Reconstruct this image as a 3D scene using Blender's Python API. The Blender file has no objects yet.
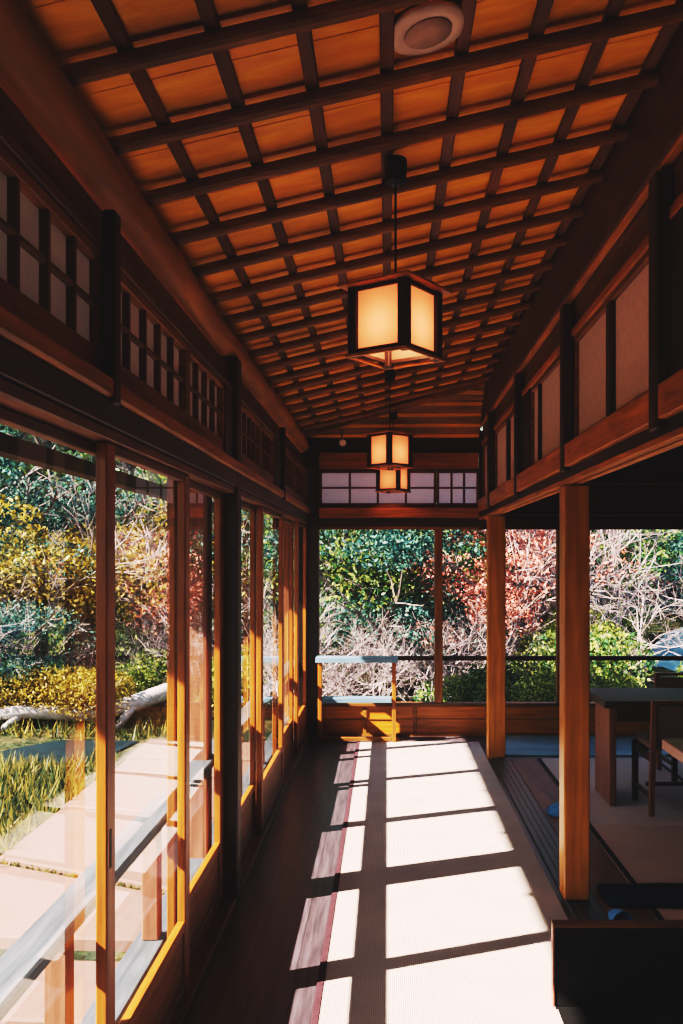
import bpy, bmesh, math, random
from mathutils import Vector, Matrix, noise
R = math.radians
random.seed(7)
scene = bpy.context.scene
COL = scene.collection

# ------------------------------------------------------------------ materials
def new_mat(name):
    m = bpy.data.materials.new(name); m.use_nodes = True
    nt = m.node_tree; nt.nodes.clear()
    out = nt.nodes.new('ShaderNodeOutputMaterial')
    b = nt.nodes.new('ShaderNodeBsdfPrincipled')
    nt.links.new(b.outputs[0], out.inputs[0])
    return m, nt, b, out

def ramp(nt, fac, stops):
    r = nt.nodes.new('ShaderNodeValToRGB')
    el = r.color_ramp.elements
    while len(el) < len(stops): el.new(.5)
    for e, (p, c) in zip(el, stops):
        e.position = p; e.color = (c[0], c[1], c[2], 1)
    nt.links.new(fac, r.inputs[0])
    return r.outputs[0]

def coords(nt, scale):
    t = nt.nodes.new('ShaderNodeTexCoord'); mp = nt.nodes.new('ShaderNodeMapping')
    mp.inputs['Scale'].default_value = scale
    nt.links.new(t.outputs['Object'], mp.inputs[0])
    return mp.outputs[0]

def noise_tex(nt, vec, scale, detail=4, rough=.55, dist=0):
    n = nt.nodes.new('ShaderNodeTexNoise')
    n.inputs['Scale'].default_value = scale; n.inputs['Detail'].default_value = detail
    n.inputs['Roughness'].default_value = rough; n.inputs['Distortion'].default_value = dist
    nt.links.new(vec, n.inputs['Vector'])
    return n.outputs['Fac']

def bump(nt, b, h, strength, dist=.01):
    bp = nt.nodes.new('ShaderNodeBump'); bp.inputs['Strength'].default_value = strength
    bp.inputs['Distance'].default_value = dist
    nt.links.new(h, bp.inputs['Height']); nt.links.new(bp.outputs[0], b.inputs['Normal'])

def wood(name, dark, light, axis='Y', rough=.45, spec=.4, fine=1.0, bs=.25):
    m, nt, b, _ = new_mat(name)
    s = {'X': (1, 14, 14), 'Y': (14, 1, 14), 'Z': (14, 14, 1)}[axis]
    v = coords(nt, s)
    f = noise_tex(nt, v, 2.2*fine, 7, .62, .6)
    c = ramp(nt, f, [(.3, dark), (.52, [(a+c2)/2 for a, c2 in zip(dark, light)]), (.7, light)])
    # broad blotches of tone
    v2 = coords(nt, (1, 1, 1)); f2 = noise_tex(nt, v2, 2.5, 3)
    mx = nt.nodes.new('ShaderNodeMix'); mx.data_type = 'RGBA'; mx.blend_type = 'MULTIPLY'
    mx.inputs[0].default_value = .6
    nt.links.new(c, mx.inputs[6])
    nt.links.new(ramp(nt, f2, [(.3, (.6, .55, .5)), (.7, (1.15, 1.1, 1.05))]), mx.inputs[7])
    nt.links.new(mx.outputs[2], b.inputs['Base Color'])
    b.inputs['Roughness'].default_value = rough
    b.inputs['Specular IOR Level'].default_value = spec
    bump(nt, b, f, bs, .004)
    return m

def plain(name, c, rough=.6, spec=.3, var=.25, scale=12, metal=0, bs=.1):
    m, nt, b, _ = new_mat(name)
    f = noise_tex(nt, coords(nt, (1, 1, 1)), scale, 5)
    lo = [x*(1-var) for x in c]; hi = [min(1, x*(1+var)) for x in c]
    nt.links.new(ramp(nt, f, [(.3, lo), (.7, hi)]), b.inputs['Base Color'])
    b.inputs['Roughness'].default_value = rough; b.inputs['Specular IOR Level'].default_value = spec
    b.inputs['Metallic'].default_value = metal
    bump(nt, b, f, bs, .003)
    return m

M = {}
D1, L1 = (.10, .033, .008), (.36, .135, .028)          # warm brown frame timber
for ax in 'XYZ':
    M['wood'+ax] = wood('warm_wood_'+ax, D1, L1, ax)
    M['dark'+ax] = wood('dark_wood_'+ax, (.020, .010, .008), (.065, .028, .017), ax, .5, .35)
    M['door'+ax] = wood('door_wood_'+ax, (.17, .050, .009), (.40, .125, .022), ax, .4, .45)
    M['mid'+ax] = wood('mid_wood_'+ax, (.06, .022, .008), (.21, .078, .022), ax, .45, .35)
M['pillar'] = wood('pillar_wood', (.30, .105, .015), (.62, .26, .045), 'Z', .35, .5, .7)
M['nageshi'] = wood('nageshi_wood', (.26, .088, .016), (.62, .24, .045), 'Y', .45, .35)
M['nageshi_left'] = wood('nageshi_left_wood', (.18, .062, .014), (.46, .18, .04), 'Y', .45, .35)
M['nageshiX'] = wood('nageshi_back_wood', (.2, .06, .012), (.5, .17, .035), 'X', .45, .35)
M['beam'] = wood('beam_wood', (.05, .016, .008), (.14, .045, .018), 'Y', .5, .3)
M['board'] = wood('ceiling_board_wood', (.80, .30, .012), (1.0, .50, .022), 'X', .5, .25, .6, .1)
M['rafter'] = wood('rafter_wood', (.12, .038, .005), (.34, .12, .014), 'X', .5, .3)
M['batten'] = wood('batten_wood', (.07, .02, .006), (.22, .065, .016), 'Y', .5, .3)
M['log'] = wood('log_wood', (.24, .085, .018), (.56, .23, .05), 'Y', .6, .25, .5, .5)
M['sill_panel'] = wood('sill_panel_wood', (.27, .08, .010), (.58, .20, .022), 'X', .4, .4)
M['weathered'] = wood('weathered_wood', (.05, .06, .075), (.13, .15, .18), 'Y', .7, .2)
M['rail_blue'] = wood('pale_grey_rail_wood', (.09, .17, .25), (.16, .27, .36), 'X', .4, .5)
M['ext_post'] = wood('exterior_post_wood', (.16, .06, .04), (.34, .15, .10), 'Z', .6, .2)
M['panel_black'] = wood('black_panel_wood', (.008, .007, .008), (.014, .012, .012), 'X', .8, .1)
M['table'] = wood('table_wood', (.02, .014, .013), (.06, .038, .032), 'X', .5, .35)
M['table_edge'] = wood('table_edge_wood', (.14, .05, .03), (.3, .13, .08), 'Z', .4, .4)
M['near_table'] = wood('near_table_wood', (.22, .075, .05), (.42, .16, .11), 'X', .35, .5)
M['leather'] = plain('brown_leather', (.20, .12, .09), .5, .4, .15, 30)
M['paper'], nt, b, _ = new_mat('shoji_paper')
f = noise_tex(nt, coords(nt, (1, 1, 1)), 30, 4)
nt.links.new(ramp(nt, f, [(.3, (.50, .40, .40)), (.7, (.60, .49, .48))]), b.inputs['Base Color'])
b.inputs['Roughness'].default_value = .9; b.inputs['Specular IOR Level'].default_value = .1
_t = nt.nodes.new('ShaderNodeBsdfTranslucent'); _t.inputs[0].default_value = (.85, .78, .84, 1); _m = nt.nodes.new('ShaderNodeMixShader'); _m.inputs[0].default_value = .5
_o = [n for n in nt.nodes if n.type == 'OUTPUT_MATERIAL'][0]
nt.links.new(b.outputs[0], _m.inputs[1]); nt.links.new(_t.outputs[0], _m.inputs[2]); nt.links.new(_m.outputs[0], _o.inputs[0])
M['iron'] = plain('dark_iron', (.012, .012, .014), .5, .4, .2, 20)
M['cord'] = plain('black_cord', (.01, .01, .01), .6, .2, .1)
M['paper_room'] = plain('room_paper', (.66, .49, .46), .9, .1, .08, 30)
M['white_plastic'] = plain('pale_plastic', (.62, .45, .38), .5, .3, .06)
M['navy'] = plain('navy_cloth', (.003, .012, .028), .9, .1, .3, 60)
M['slipper'] = plain('blue_slipper', (.05, .20, .36), .6, .3, .2, 40)
M['brass'] = plain('brass_plate', (.5, .22, .06), .4, .5, .2, 30, .6)
M['threshold'] = wood('threshold_wood', (.008, .018, .022), (.026, .048, .056), 'Y', .35, .4)
M['sky_tinted_floor'] = wood('sky_tinted_boards', (.10, .30, .40), (.18, .42, .52), 'X', .25, .7)  # the sky's reflection is put into the blue base colour
M['cloth_border'] = plain('dark_cloth_border', (.010, .012, .016), .8, .2, .3, 60)
M['maroon'] = plain('maroon_edge', (.05, .02, .026), .8, .2, .2, 40)

# lantern paper: light from the bulb inside scatters through it
m = bpy.data.materials.new('lantern_paper'); m.use_nodes = True; nt = m.node_tree; nt.nodes.clear()
out = nt.nodes.new('ShaderNodeOutputMaterial'); tr = nt.nodes.new('ShaderNodeBsdfTranslucent')
df = nt.nodes.new('ShaderNodeBsdfDiffuse'); ms = nt.nodes.new('ShaderNodeMixShader'); em = nt.nodes.new('ShaderNodeEmission')
ad = nt.nodes.new('ShaderNodeAddShader')
tr.inputs[0].default_value = (.26, .112, .08, 1); df.inputs[0].default_value = (.5, .30, .22, 1)
em.inputs[0].default_value = (1, .40, .20, 1); em.inputs[1].default_value = .1
ms.inputs[0].default_value = .35
nt.links.new(tr.outputs[0], ms.inputs[1]); nt.links.new(df.outputs[0], ms.inputs[2])
nt.links.new(ms.outputs[0], ad.inputs[0]); nt.links.new(em.outputs[0], ad.inputs[1]); nt.links.new(ad.outputs[0], out.inputs[0])
M['lantern_paper'] = m

# thin window glass: angle dependent reflection over clear transmission
def glass(name, tint=(.93, .97, .98), k=1.6, bumpy=.02):
    m = bpy.data.materials.new(name); m.use_nodes = True; nt = m.node_tree; nt.nodes.clear()
    out = nt.nodes.new('ShaderNodeOutputMaterial'); t = nt.nodes.new('ShaderNodeBsdfTransparent')
    g = nt.nodes.new('ShaderNodeBsdfGlossy'); mix = nt.nodes.new('ShaderNodeMixShader')
    t.inputs[0].default_value = (*tint, 1); g.inputs['Color'].default_value = (1, 1, 1, 1); g.inputs['Roughness'].default_value = 0
    geo = nt.nodes.new('ShaderNodeNewGeometry'); dot = nt.nodes.new('ShaderNodeVectorMath'); dot.operation = 'DOT_PRODUCT'
    nt.links.new(geo.outputs['Incoming'], dot.inputs[0]); nt.links.new(geo.outputs['True Normal'], dot.inputs[1])
    def mth(op, a, bv=None):
        n = nt.nodes.new('ShaderNodeMath'); n.operation = op
        for i, x in enumerate((a, bv)):
            if x is None: continue
            if isinstance(x, (int, float)): n.inputs[i].default_value = x
            else: nt.links.new(x, n.inputs[i])
        return n.outputs[0]
    c = mth('ABSOLUTE', dot.outputs['Value'])
    p = mth('POWER', mth('SUBTRACT', 1.0, c), 5.0)
    fz = mth('MULTIPLY', mth('ADD', mth('MULTIPLY', p, .96), .04), k)
    fz = mth('MINIMUM', fz, 1.0)
    nt.links.new(fz, mix.inputs[0]); nt.links.new(t.outputs[0], mix.inputs[1]); nt.links.new(g.outputs[0], mix.inputs[2])
    nz = noise_tex(nt, coords(nt, (1, 1, 1)), 2.2, 1)
    bp = nt.nodes.new('ShaderNodeBump'); bp.inputs['Strength'].default_value = bumpy; bp.inputs['Distance'].default_value = .02
    nt.links.new(nz, bp.inputs['Height']); nt.links.new(bp.outputs[0], g.inputs['Normal'])
    nt.links.new(mix.outputs[0], out.inputs[0])
    return m
M['glass'] = glass('wavy_old_glass', k=1.15)

# floor boards along Y
def floor_mat():
    m, nt, b, _ = new_mat('floor_boards')
    v = coords(nt, (1, 1, 1))
    sep = nt.nodes.new('ShaderNodeSeparateXYZ'); nt.links.new(v, sep.inputs[0])
    def mth(op, a, bv):
        n = nt.nodes.new('ShaderNodeMath'); n.operation = op
        for i, x in enumerate((a, bv)):
            if isinstance(x, (int, float)): n.inputs[i].default_value = x
            else: nt.links.new(x, n.inputs[i])
        return n.outputs[0]
    q = mth('DIVIDE', sep.outputs[0], .088)
    fl = nt.nodes.new('ShaderNodeMath'); fl.operation = 'FLOOR'; nt.links.new(q, fl.inputs[0])
    fr = nt.nodes.new('ShaderNodeMath'); fr.operation = 'FRACT'; nt.links.new(q, fr.inputs[0])
    cb = nt.nodes.new('ShaderNodeCombineXYZ')
    nt.links.new(mth('MULTIPLY', sep.outputs[0], 14.0), cb.inputs[0])
    nt.links.new(mth('ADD', sep.outputs[1], mth('MULTIPLY', fl.outputs[0], 3.7)), cb.inputs[1])
    f = noise_tex(nt, cb.outputs[0], 3, 7, .65, .3)
    wn = nt.nodes.new('ShaderNodeTexWhiteNoise'); wn.noise_dimensions = '1D'; nt.links.new(fl.outputs[0], wn.inputs['W'])
    c = ramp(nt, f, [(.3, (.034, .022, .025)), (.7, (.115, .09, .105))])
    mx = nt.nodes.new('ShaderNodeMix'); mx.data_type = 'RGBA'; mx.blend_type = 'MULTIPLY'; mx.inputs[0].default_value = 1
    nt.links.new(c, mx.inputs[6])
    nt.links.new(ramp(nt, wn.outputs['Value'], [(0, (.65, .62, .62)), (1, (1.1, 1.1, 1.15))]), mx.inputs[7])
    gap = ramp(nt, fr.outputs[0], [(0, (.15, .15, .15)), (.035, (1, 1, 1)), (.97, (1, 1, 1)), (1, (.15, .15, .15))])
    m2 = nt.nodes.new('ShaderNodeMix'); m2.data_type = 'RGBA'; m2.blend_type = 'MULTIPLY'; m2.inputs[0].default_value = 1
    nt.links.new(mx.outputs[2], m2.inputs[6]); nt.links.new(gap, m2.inputs[7])
    nt.links.new(m2.outputs[2], b.inputs['Base Color'])
    b.inputs['Roughness'].default_value = .33; b.inputs['Specular IOR Level'].default_value = .45
    bump(nt, b, f, .2, .003)
    return m
M['floor'] = floor_mat()

def mat_mat(name, lo, hi, rib=130, ang=0.0):
    m, nt, b, _ = new_mat(name)
    t = nt.nodes.new('ShaderNodeTexCoord'); mp = nt.nodes.new('ShaderNodeMapping')
    mp.inputs['Rotation'].default_value = (0, 0, ang); nt.links.new(t.outputs['Object'], mp.inputs[0])
    w = nt.nodes.new('ShaderNodeTexWave'); w.inputs['Scale'].default_value = rib/6.283; w.inputs['Distortion'].default_value = .4
    w.inputs['Detail'].default_value = 1; w.bands_direction = 'X'
    nt.links.new(mp.outputs[0], w.inputs['Vector'])
    f = noise_tex(nt, coords(nt, (1, 1, 1)), 4, 4)
    c = ramp(nt, w.outputs['Fac'], [(0, lo), (.6, hi)])
    mx = nt.nodes.new('ShaderNodeMix'); mx.data_type = 'RGBA'; mx.blend_type = 'MULTIPLY'; mx.inputs[0].default_value = .5
    nt.links.new(c, mx.inputs[6]); nt.links.new(ramp(nt, f, [(.3, (.8, .8, .8)), (.7, (1.1, 1.08, 1.06))]), mx.inputs[7])
    nt.links.new(mx.outputs[2], b.inputs['Base Color'])
    b.inputs['Roughness'].default_value = .75; b.inputs['Specular IOR Level'].default_value = .2
    bump(nt, b, w.outputs['Fac'], .35, .003)
    return m
M['rush'] = mat_mat('rush_mat', (.32, .26, .235), (.45, .375, .34), 260)
M['tatami'] = mat_mat('tatami', (.42, .29, .24), (.54, .39, .33), 300, R(90))
M['tatami2'] = mat_mat('tatami_pale', (.42, .34, .31), (.52, .43, .39), 300, R(90))

def leafmat(name, c1, c2, c3, sc=3.0, trans=.35):
    m = bpy.data.materials.new(name); m.use_nodes = True; nt = m.node_tree; nt.nodes.clear()
    out = nt.nodes.new('ShaderNodeOutputMaterial')
    g = nt.nodes.new('ShaderNodeNewGeometry')
    oi = nt.nodes.new('ShaderNodeObjectInfo')
    ad = nt.nodes.new('ShaderNodeMath'); ad.operation = 'ADD'
    f = noise_tex(nt, coords(nt, (1, 1, 1)), sc, 3)
    ri = nt.nodes.new('ShaderNodeMath'); ri.operation = 'MULTIPLY'; ri.inputs[1].default_value = .5
    nt.links.new(g.outputs['Random Per Island'], ri.inputs[0]); nt.links.new(ri.outputs[0], ad.inputs[0]); nt.links.new(f, ad.inputs[1])
    c = ramp(nt, ad.outputs[0], [(.4, c1), (.72, c2), (1.0, c3)])
    d = nt.nodes.new('ShaderNodeBsdfPrincipled'); d.inputs['Roughness'].default_value = .5; d.inputs['Specular IOR Level'].default_value = .3
    t = nt.nodes.new('ShaderNodeBsdfTranslucent'); mx = nt.nodes.new('ShaderNodeMixShader'); mx.inputs[0].default_value = trans
    nt.links.new(c, d.inputs['Base Color']); nt.links.new(c, t.inputs[0])
    nt.links.new(d.outputs[0], mx.inputs[1]); nt.links.new(t.outputs[0], mx.inputs[2]); nt.links.new(mx.outputs[0], out.inputs[0])
    return m
M['leaf_green'] = leafmat('green_leaves', (.004, .022, .022), (.04, .11, .035), (.32, .34, .09))
M['leaf_teal'] = leafmat('blue_green_leaves', (.003, .018, .028), (.015, .07, .07), (.14, .26, .20))
M['leaf_yellow'] = leafmat('golden_leaves', (.04, .034, .012), (.28, .185, .025), (.55, .40, .10))
M['leaf_red'] = leafmat('red_leaves', (.12, .03, .025), (.55, .14, .10), (.85, .44, .36))
M['leaf_lime'] = leafmat('lime_leaves', (.008, .035, .02), (.12, .18, .03), (.60, .55, .16))
M['twig'] = leafmat('pale_pink_twigs', (.03, .022, .03), (.16, .12, .128), (.50, .41, .42), 3, .0)
M['grass_gold'] = leafmat('garden_grass_blades', (.005, .018, .010), (.035, .055, .016), (.30, .22, .06), 1.5)
M['bark'] = wood('bark', (.10, .08, .08), (.34, .28, .27), 'Z', .9, .1, .5, 1)
M['driftwood'] = wood('driftwood', (.35, .31, .31), (.75, .70, .70), 'X', .9, .1, .5, 1)
M['slab'] = plain('pink_granite', (.19, .098, .078), .8, .2, .10, 9)
M['curb'] = plain('grey_curb', (.25, .27, .30), .8, .2, .2, 9)

def ground_mat():
    m, nt, b, _ = new_mat('garden_ground')
    v = coords(nt, (1, 1, 1))
    f = noise_tex(nt, v, 1.3, 8, .7); f2 = noise_tex(nt, v, 14, 5, .7)
    c = ramp(nt, f, [(.3, (.012, .025, .02)), (.48, (.03, .04, .02)), (.58, (.11, .09, .045)), (.72, (.24, .17, .15))])
    mx = nt.nodes.new('ShaderNodeMix'); mx.data_type = 'RGBA'; mx.blend_type = 'MULTIPLY'; mx.inputs[0].default_value = .9
    nt.links.new(c, mx.inputs[6]); nt.links.new(ramp(nt, f2, [(.35, (.25, .25, .3)), (.65, (1.3, 1.3, 1.2))]), mx.inputs[7])
    nt.links.new(mx.outputs[2], b.inputs['Base Color']); b.inputs['Roughness'].default_value = .9
    b.inputs['Specular IOR Level'].default_value = .1
    bump(nt, b, f2, .8, .05)
    return m
M['ground'] = ground_mat()
m, nt, b, _ = new_mat('pond_water')
f = noise_tex(nt, coords(nt, (1, 1, 1)), 5, 3)
nt.links.new(ramp(nt, f, [(.3, (.08, .42, .70)), (.6, (.55, .78, .86))]), b.inputs['Base Color'])  # water's blue stands in for the sky mirrored on it
b.inputs['Roughness'].default_value = .15; bump(nt, b, f, .2, .02); M['pond'] = m
m, nt, b, _ = new_mat('stream_water')
f = noise_tex(nt, coords(nt, (1, 1, 1)), 5, 3)
b.inputs['Roughness'].default_value = .6
nt.links.new(ramp(nt, f, [(.3, (.001, .005, .008)), (.6, (.003, .012, .016))]), b.inputs['Base Color'])
b.inputs['Specular IOR Level'].default_value = .25
bump(nt, b, f, .2, .02); M['stream'] = m

# ------------------------------------------------------------------ mesh helpers
class MB:
    def __init__(s): s.bm = bmesh.new()
    def box(s, x0, x1, y0, y1, z0, z1, bev=.003, fn=None):
        vs = [s.bm.verts.new((x, y, z)) for x in (x0, x1) for y in (y0, y1) for z in (z0, z1)]
        fs = [(0,1,3,2),(4,6,7,5),(0,4,5,1),(2,3,7,6),(0,2,6,4),(1,5,7,3)]
        F = [s.bm.faces.new([vs[i] for i in f]) for f in fs]
        if bev:
            ed = list({e for f in F for e in f.edges})
            r = bmesh.ops.bevel(s.bm, geom=ed, offset=bev, segments=1, affect='EDGES', profile=.5)
            vs = list({v for f in r['faces'] for v in f.verts} | {v for v in vs if v.is_valid})
        if fn:
            for v in vs: v.co = fn(v.co)
        return vs
    def tube(s, pts, rad, seg=8, cap=True):
        pts = [Vector(p) for p in pts]; n = len(pts); rings = []
        if not hasattr(rad, '__len__'): rad = [rad]*n
        for i, p in enumerate(pts):
            t = (pts[min(i+1, n-1)]-pts[max(i-1, 0)]).normalized()
            a = Vector((0, 0, 1)) if abs(t.z) < .9 else Vector((1, 0, 0))
            u = t.cross(a).normalized(); w = t.cross(u)
            rings.append([s.bm.verts.new(p+(u*math.cos(k*2*math.pi/seg)+w*math.sin(k*2*math.pi/seg))*rad[i]) for k in range(seg)])
        for i in range(n-1):
            for k in range(seg):
                s.bm.faces.new([rings[i][k], rings[i][(k+1) % seg], rings[i+1][(k+1) % seg], rings[i+1][k]])
        if cap:
            s.bm.faces.new(rings[0][::-1]); s.bm.faces.new(rings[-1])
    def lathe(s, prof, c=(0, 0, 0), seg=24):
        rings = [[s.bm.verts.new((c[0]+r*math.cos(k*2*math.pi/seg), c[1]+r*math.sin(k*2*math.pi/seg), c[2]+z)) for k in range(seg)] for r, z in prof]
        for a, b2 in zip(rings, rings[1:]):
            for k in range(seg): s.bm.faces.new([a[k], a[(k+1) % seg], b2[(k+1) % seg], b2[k]])
        s.bm.faces.new(rings[0][::-1]); s.bm.faces.new(rings[-1])
    def quad(s, *ps):
        s.bm.faces.new([s.bm.verts.new(p) for p in ps])
    def build(s, name, mat, parent=None, origin=(0, 0, 0), smooth=False):
        o3 = Vector(origin)
        for v in s.bm.verts: v.co -= o3
        bmesh.ops.recalc_face_normals(s.bm, faces=s.bm.faces[:])
        me = bpy.data.meshes.new(name); s.bm.to_mesh(me); s.bm.free()
        me.materials.append(mat)
        if smooth:
            for p in me.polygons: p.use_smooth = True
        o = bpy.data.objects.new(name, me); COL.objects.link(o)
        if parent is not None: o.parent = parent
        else: o.location = o3
        return o

def thing(name, label, cat, loc, group=None, rz=0):
    o = bpy.data.objects.new(name, None); COL.objects.link(o); o.location = loc; o.rotation_euler.z = rz
    o.empty_display_size = .1
    return tag(o, label, cat, group)
def tag(o, label=None, cat=None, group=None, kind=None):
    if label: o['label'] = label
    if cat: o['category'] = cat
    if group: o['group'] = group
    if kind: o['kind'] = kind
    return o
def struct(o, label=None, cat=None, group=None): return tag(o, label, cat, group, 'structure')
def copy_tree(o, parent=None):
    c = o.copy(); COL.objects.link(c)
    if parent is not None: c.parent = parent
    for ch in list(o.children): copy_tree(ch, c)
    return c
def bx(name, mat, b, parent=None, origin=(0, 0, 0), bev=.003):
    mb = MB(); mb.box(*b, bev=bev); return mb.build(name, mat, parent, origin)

Y0, YB = -1.2, 8.15                      # corridor extent
SL = .237; ZB = 2.9325                              # ceiling board height at x = 0
def cz(x, y=0): return ZB + SL*x        # main ceiling plane

# ------------------------------------------------------------------ floor
o = bx('floor', M['floor'], (-.86, 4.3, Y0, YB+.1, -.12, 0), bev=0); struct(o, 'dark glossy floorboards running the length of the corridor', 'floor')
mb = MB(); mb.box(-.235, .80, -.2, 7.86, .0005, .010, .002)
t = thing('rush_runner', 'long ribbed rush runner in the sun down the middle of the corridor', 'mat', (.28, 3.8, 0))
mb.build('woven_field', M['rush'], t, (.28, 3.8, 0))
mb = MB(); mb.box(-.262, -.235, -.2, 7.86, .0005, .012, .002); mb.build('cloth_edge', M['maroon'], t, (.28, 3.8, 0))
# threshold between corridor and the room
o = bx('trim_1', M['threshold'], (.83, .975, -.2, 7.2, .0005, .014)); struct(o, 'dark grooved threshold under the right hand pillars', 'threshold')
mb = MB()
for gx in (.868, .905, .94): mb.box(gx-.006, gx+.006, -.2, 7.2, .0141, .019, .001)
rd = mb.build('track_ridge', M['threshold'], None, (0, 0, 0)); rd.parent = o; rd.matrix_parent_inverse = Matrix()
# tatami of the room
def tatami(x0, x1, y0, y1, label, mat='tatami', borders='LR'):
    c = ((x0+x1)/2, (y0+y1)/2, 0)
    t = thing('tatami_mat', label, 'mat', c, 'tatami mats of the side room')
    bx('woven_field', M[mat], (x0+.002, x1-.002, y0+.002, y1-.002, .0005, .012), t, c, .002)
    if 'L' in borders: bx('cloth_border', M['cloth_border'], (x0+.002, x0+.032, y0+.002, y1-.002, .0121, .0145), t, c, 0)
    if 'R' in borders: bx('cloth_border', M['cloth_border'], (x1-.032, x1-.002, y0+.002, y1-.002, .0121, .0145), t, c, 0)
    return t
o = bx('trim_2', M['midY'], (.978, 1.185, -.2, 7.2, .0005, .013)); struct(o, 'brown board strip between the threshold and the tatami', 'floor strip')
o = bx('trim_21', M['sky_tinted_floor'], (.948, 4.29, 7.32, 8.13, .0005, .012)); struct(o, 'glossy floorboards under the far side room window, sky reflection in their blue', 'floor strip')
tatami(1.188, 2.1, 5.40, 7.2, 'tatami mat under the far dark table, dark border on its left edge', 'tatami2', 'L')
tatami(1.188, 2.1, 3.58, 5.398, 'tatami mat beside the near pillar with dark left border', 'tatami', 'L')
tatami(2.102, 3.0, 5.40, 7.2, 'tatami mat at the right edge of the photo below the far table', 'tatami2', 'L')
tatami(1.188, 2.1, 1.76, 3.578, 'tatami mat behind the black folding panel', 'tatami', 'L')

# ------------------------------------------------------------------ left wall: posts, doors, transoms
def post(name, b, mat, label, cat='post', group=None):
    c = ((b[0]+b[1])/2, (b[2]+b[3])/2, b[4])
    o = bx(name, mat, b, None, c, .006); return tag(o, label, cat, group)
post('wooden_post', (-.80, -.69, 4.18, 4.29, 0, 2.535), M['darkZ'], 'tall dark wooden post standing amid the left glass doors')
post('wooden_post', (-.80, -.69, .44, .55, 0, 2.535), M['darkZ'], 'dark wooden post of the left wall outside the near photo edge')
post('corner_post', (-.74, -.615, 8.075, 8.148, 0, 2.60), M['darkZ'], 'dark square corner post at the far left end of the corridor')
for y, l in ((2.24, 'short dark strut nearest the camera in the left transom, above the first door stile'),
             (5.98, 'short dark strut in the left transom beyond the tall left post')):
    post('transom_strut', (-.71, -.675, y+.01, y+.06, 1.985, 2.47), M['darkZ'], l, 'strut')

o = bx('door_threshold', M['midY'], (-.80, -.695, Y0, 8.07, .0005, .034)); o.name = 'trim_3'; struct(o, 'grooved wooden sill track below the left glass doors', 'sill')
o = bx('trim_4', M['darkY'], (-.80, -.692, Y0, 8.1, 1.932, 1.998)); struct(o, 'lower half of the rail over the left glass doors, shade in its colour', 'rail')  # same rail as the band above, its shade put into darker wood
o = bx('trim_5', M['midY'], (-.795, -.702, Y0, 8.07, 1.901, 1.930)); struct(o, 'door head track above the left glass doors', 'door head')
o = bx('trim_6', M['nageshi_left'], (-.80, -.680, Y0, 8.1, 2.0, 2.052), bev=.008); struct(o, 'upper band of the long left rail, coloured paler for the light on it', 'rail')  # upper band in paler wood, standing in for light on the rail
o = bx('trim_7', M['midY'], (-.77, -.712, Y0, 8.1, 2.377, 2.405)); struct(o, 'moulded rail over the left lattice transoms', 'rail')
o = bx('trim_8', M['midY'], (-.77, -.735, Y0, 8.1, 2.406, 2.50)); struct(o, 'upper wooden board below the round log on the left', 'rail')
o = bx('wall_left', M['darkY'], (-.90, -.865, Y0, 8.15, 2.38, 2.66), bev=0); struct(o, 'dark wooden boarding above the left transoms', 'wall')

def door(y0, y1, track, n, label):
    x0, x1 = (-.745, -.715) if track == 'in' else (-.785, -.755)
    c = ((x0+x1)/2, y0, .035); W = .072
    t = bpy.data.objects.new('door_%d' % n, None); COL.objects.link(t); t.location = c
    struct(t, label, 'sliding door')
    for a, b2 in ((y0, y0+W), (y1-W, y1)):
        s = bx('stile', M['doorZ'], (x0, x1, a, b2, .035, 1.90), t, c, .004)
        if a == y0:
            bx('finger_pull', M['darkZ'], (x1-.001, x1+.0015, a+.022, a+.036, .80, .90), s, c, .0005).location = (0, 0, 0)
    bx('top_rail', M['midY'], (x0+.002, x1-.002, y0+W, y1-W, 1.872, 1.90), t, c)
    bx('middle_rail', M['doorY'], (x0, x1-.001, y0+W, y1-W, .275, .312), t, c)
    bx('bottom_rail', M['midY'], (x0, x1-.001, y0+W, y1-W, .035, .095), t, c)
    bx('kick_board', M['woodY'], (x0+.009, x1-.009, y0+W, y1-W, .095, .275), t, c, 0)
    mb = MB(); xm = (x0+x1)/2
    mb.quad((xm, y0+W, .312), (xm, y1-W, .312), (xm, y1-W, 1.872), (xm, y0+W, 1.872))
    mb.build('glass_pane', M['glass'], t, c)
L = ['glass sliding door at the near left edge of the corridor, cut by the photo edge',
     'glass sliding door at the left edge of the photo, in front of the first full stile',
     'second glass sliding door from the camera, granite path showing through it',
     'third glass sliding door, just before the tall dark post',
     'glass sliding door just beyond the tall dark left post',
     'glass sliding door two beyond the tall left post with the bright double stile',
     'second last glass sliding door on the left',
     'last glass sliding door on the left beside the far corner post']
spans = [(.55, 1.50, 'in'), (1.45, 2.51, 'out'), (2.312, 3.285, 'in'), (3.225, 4.18, 'out'),
         (4.29, 5.25, 'out'), (5.165, 6.27, 'in'), (6.20, 7.33, 'out'), (7.25, 8.07, 'in')]
for i, ((a, b2, tr_), l) in enumerate(zip(spans, L)): door(a, b2, tr_, i+1, l)
# unseen part of the left wall behind the camera
o = bx('wall_left', M['darkY'], (-.80, -.72, Y0, .44, .035, 1.90), bev=0); o.name = 'wall_left_near'; struct(o, 'boarded near end of the left wall', 'wall')

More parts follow.
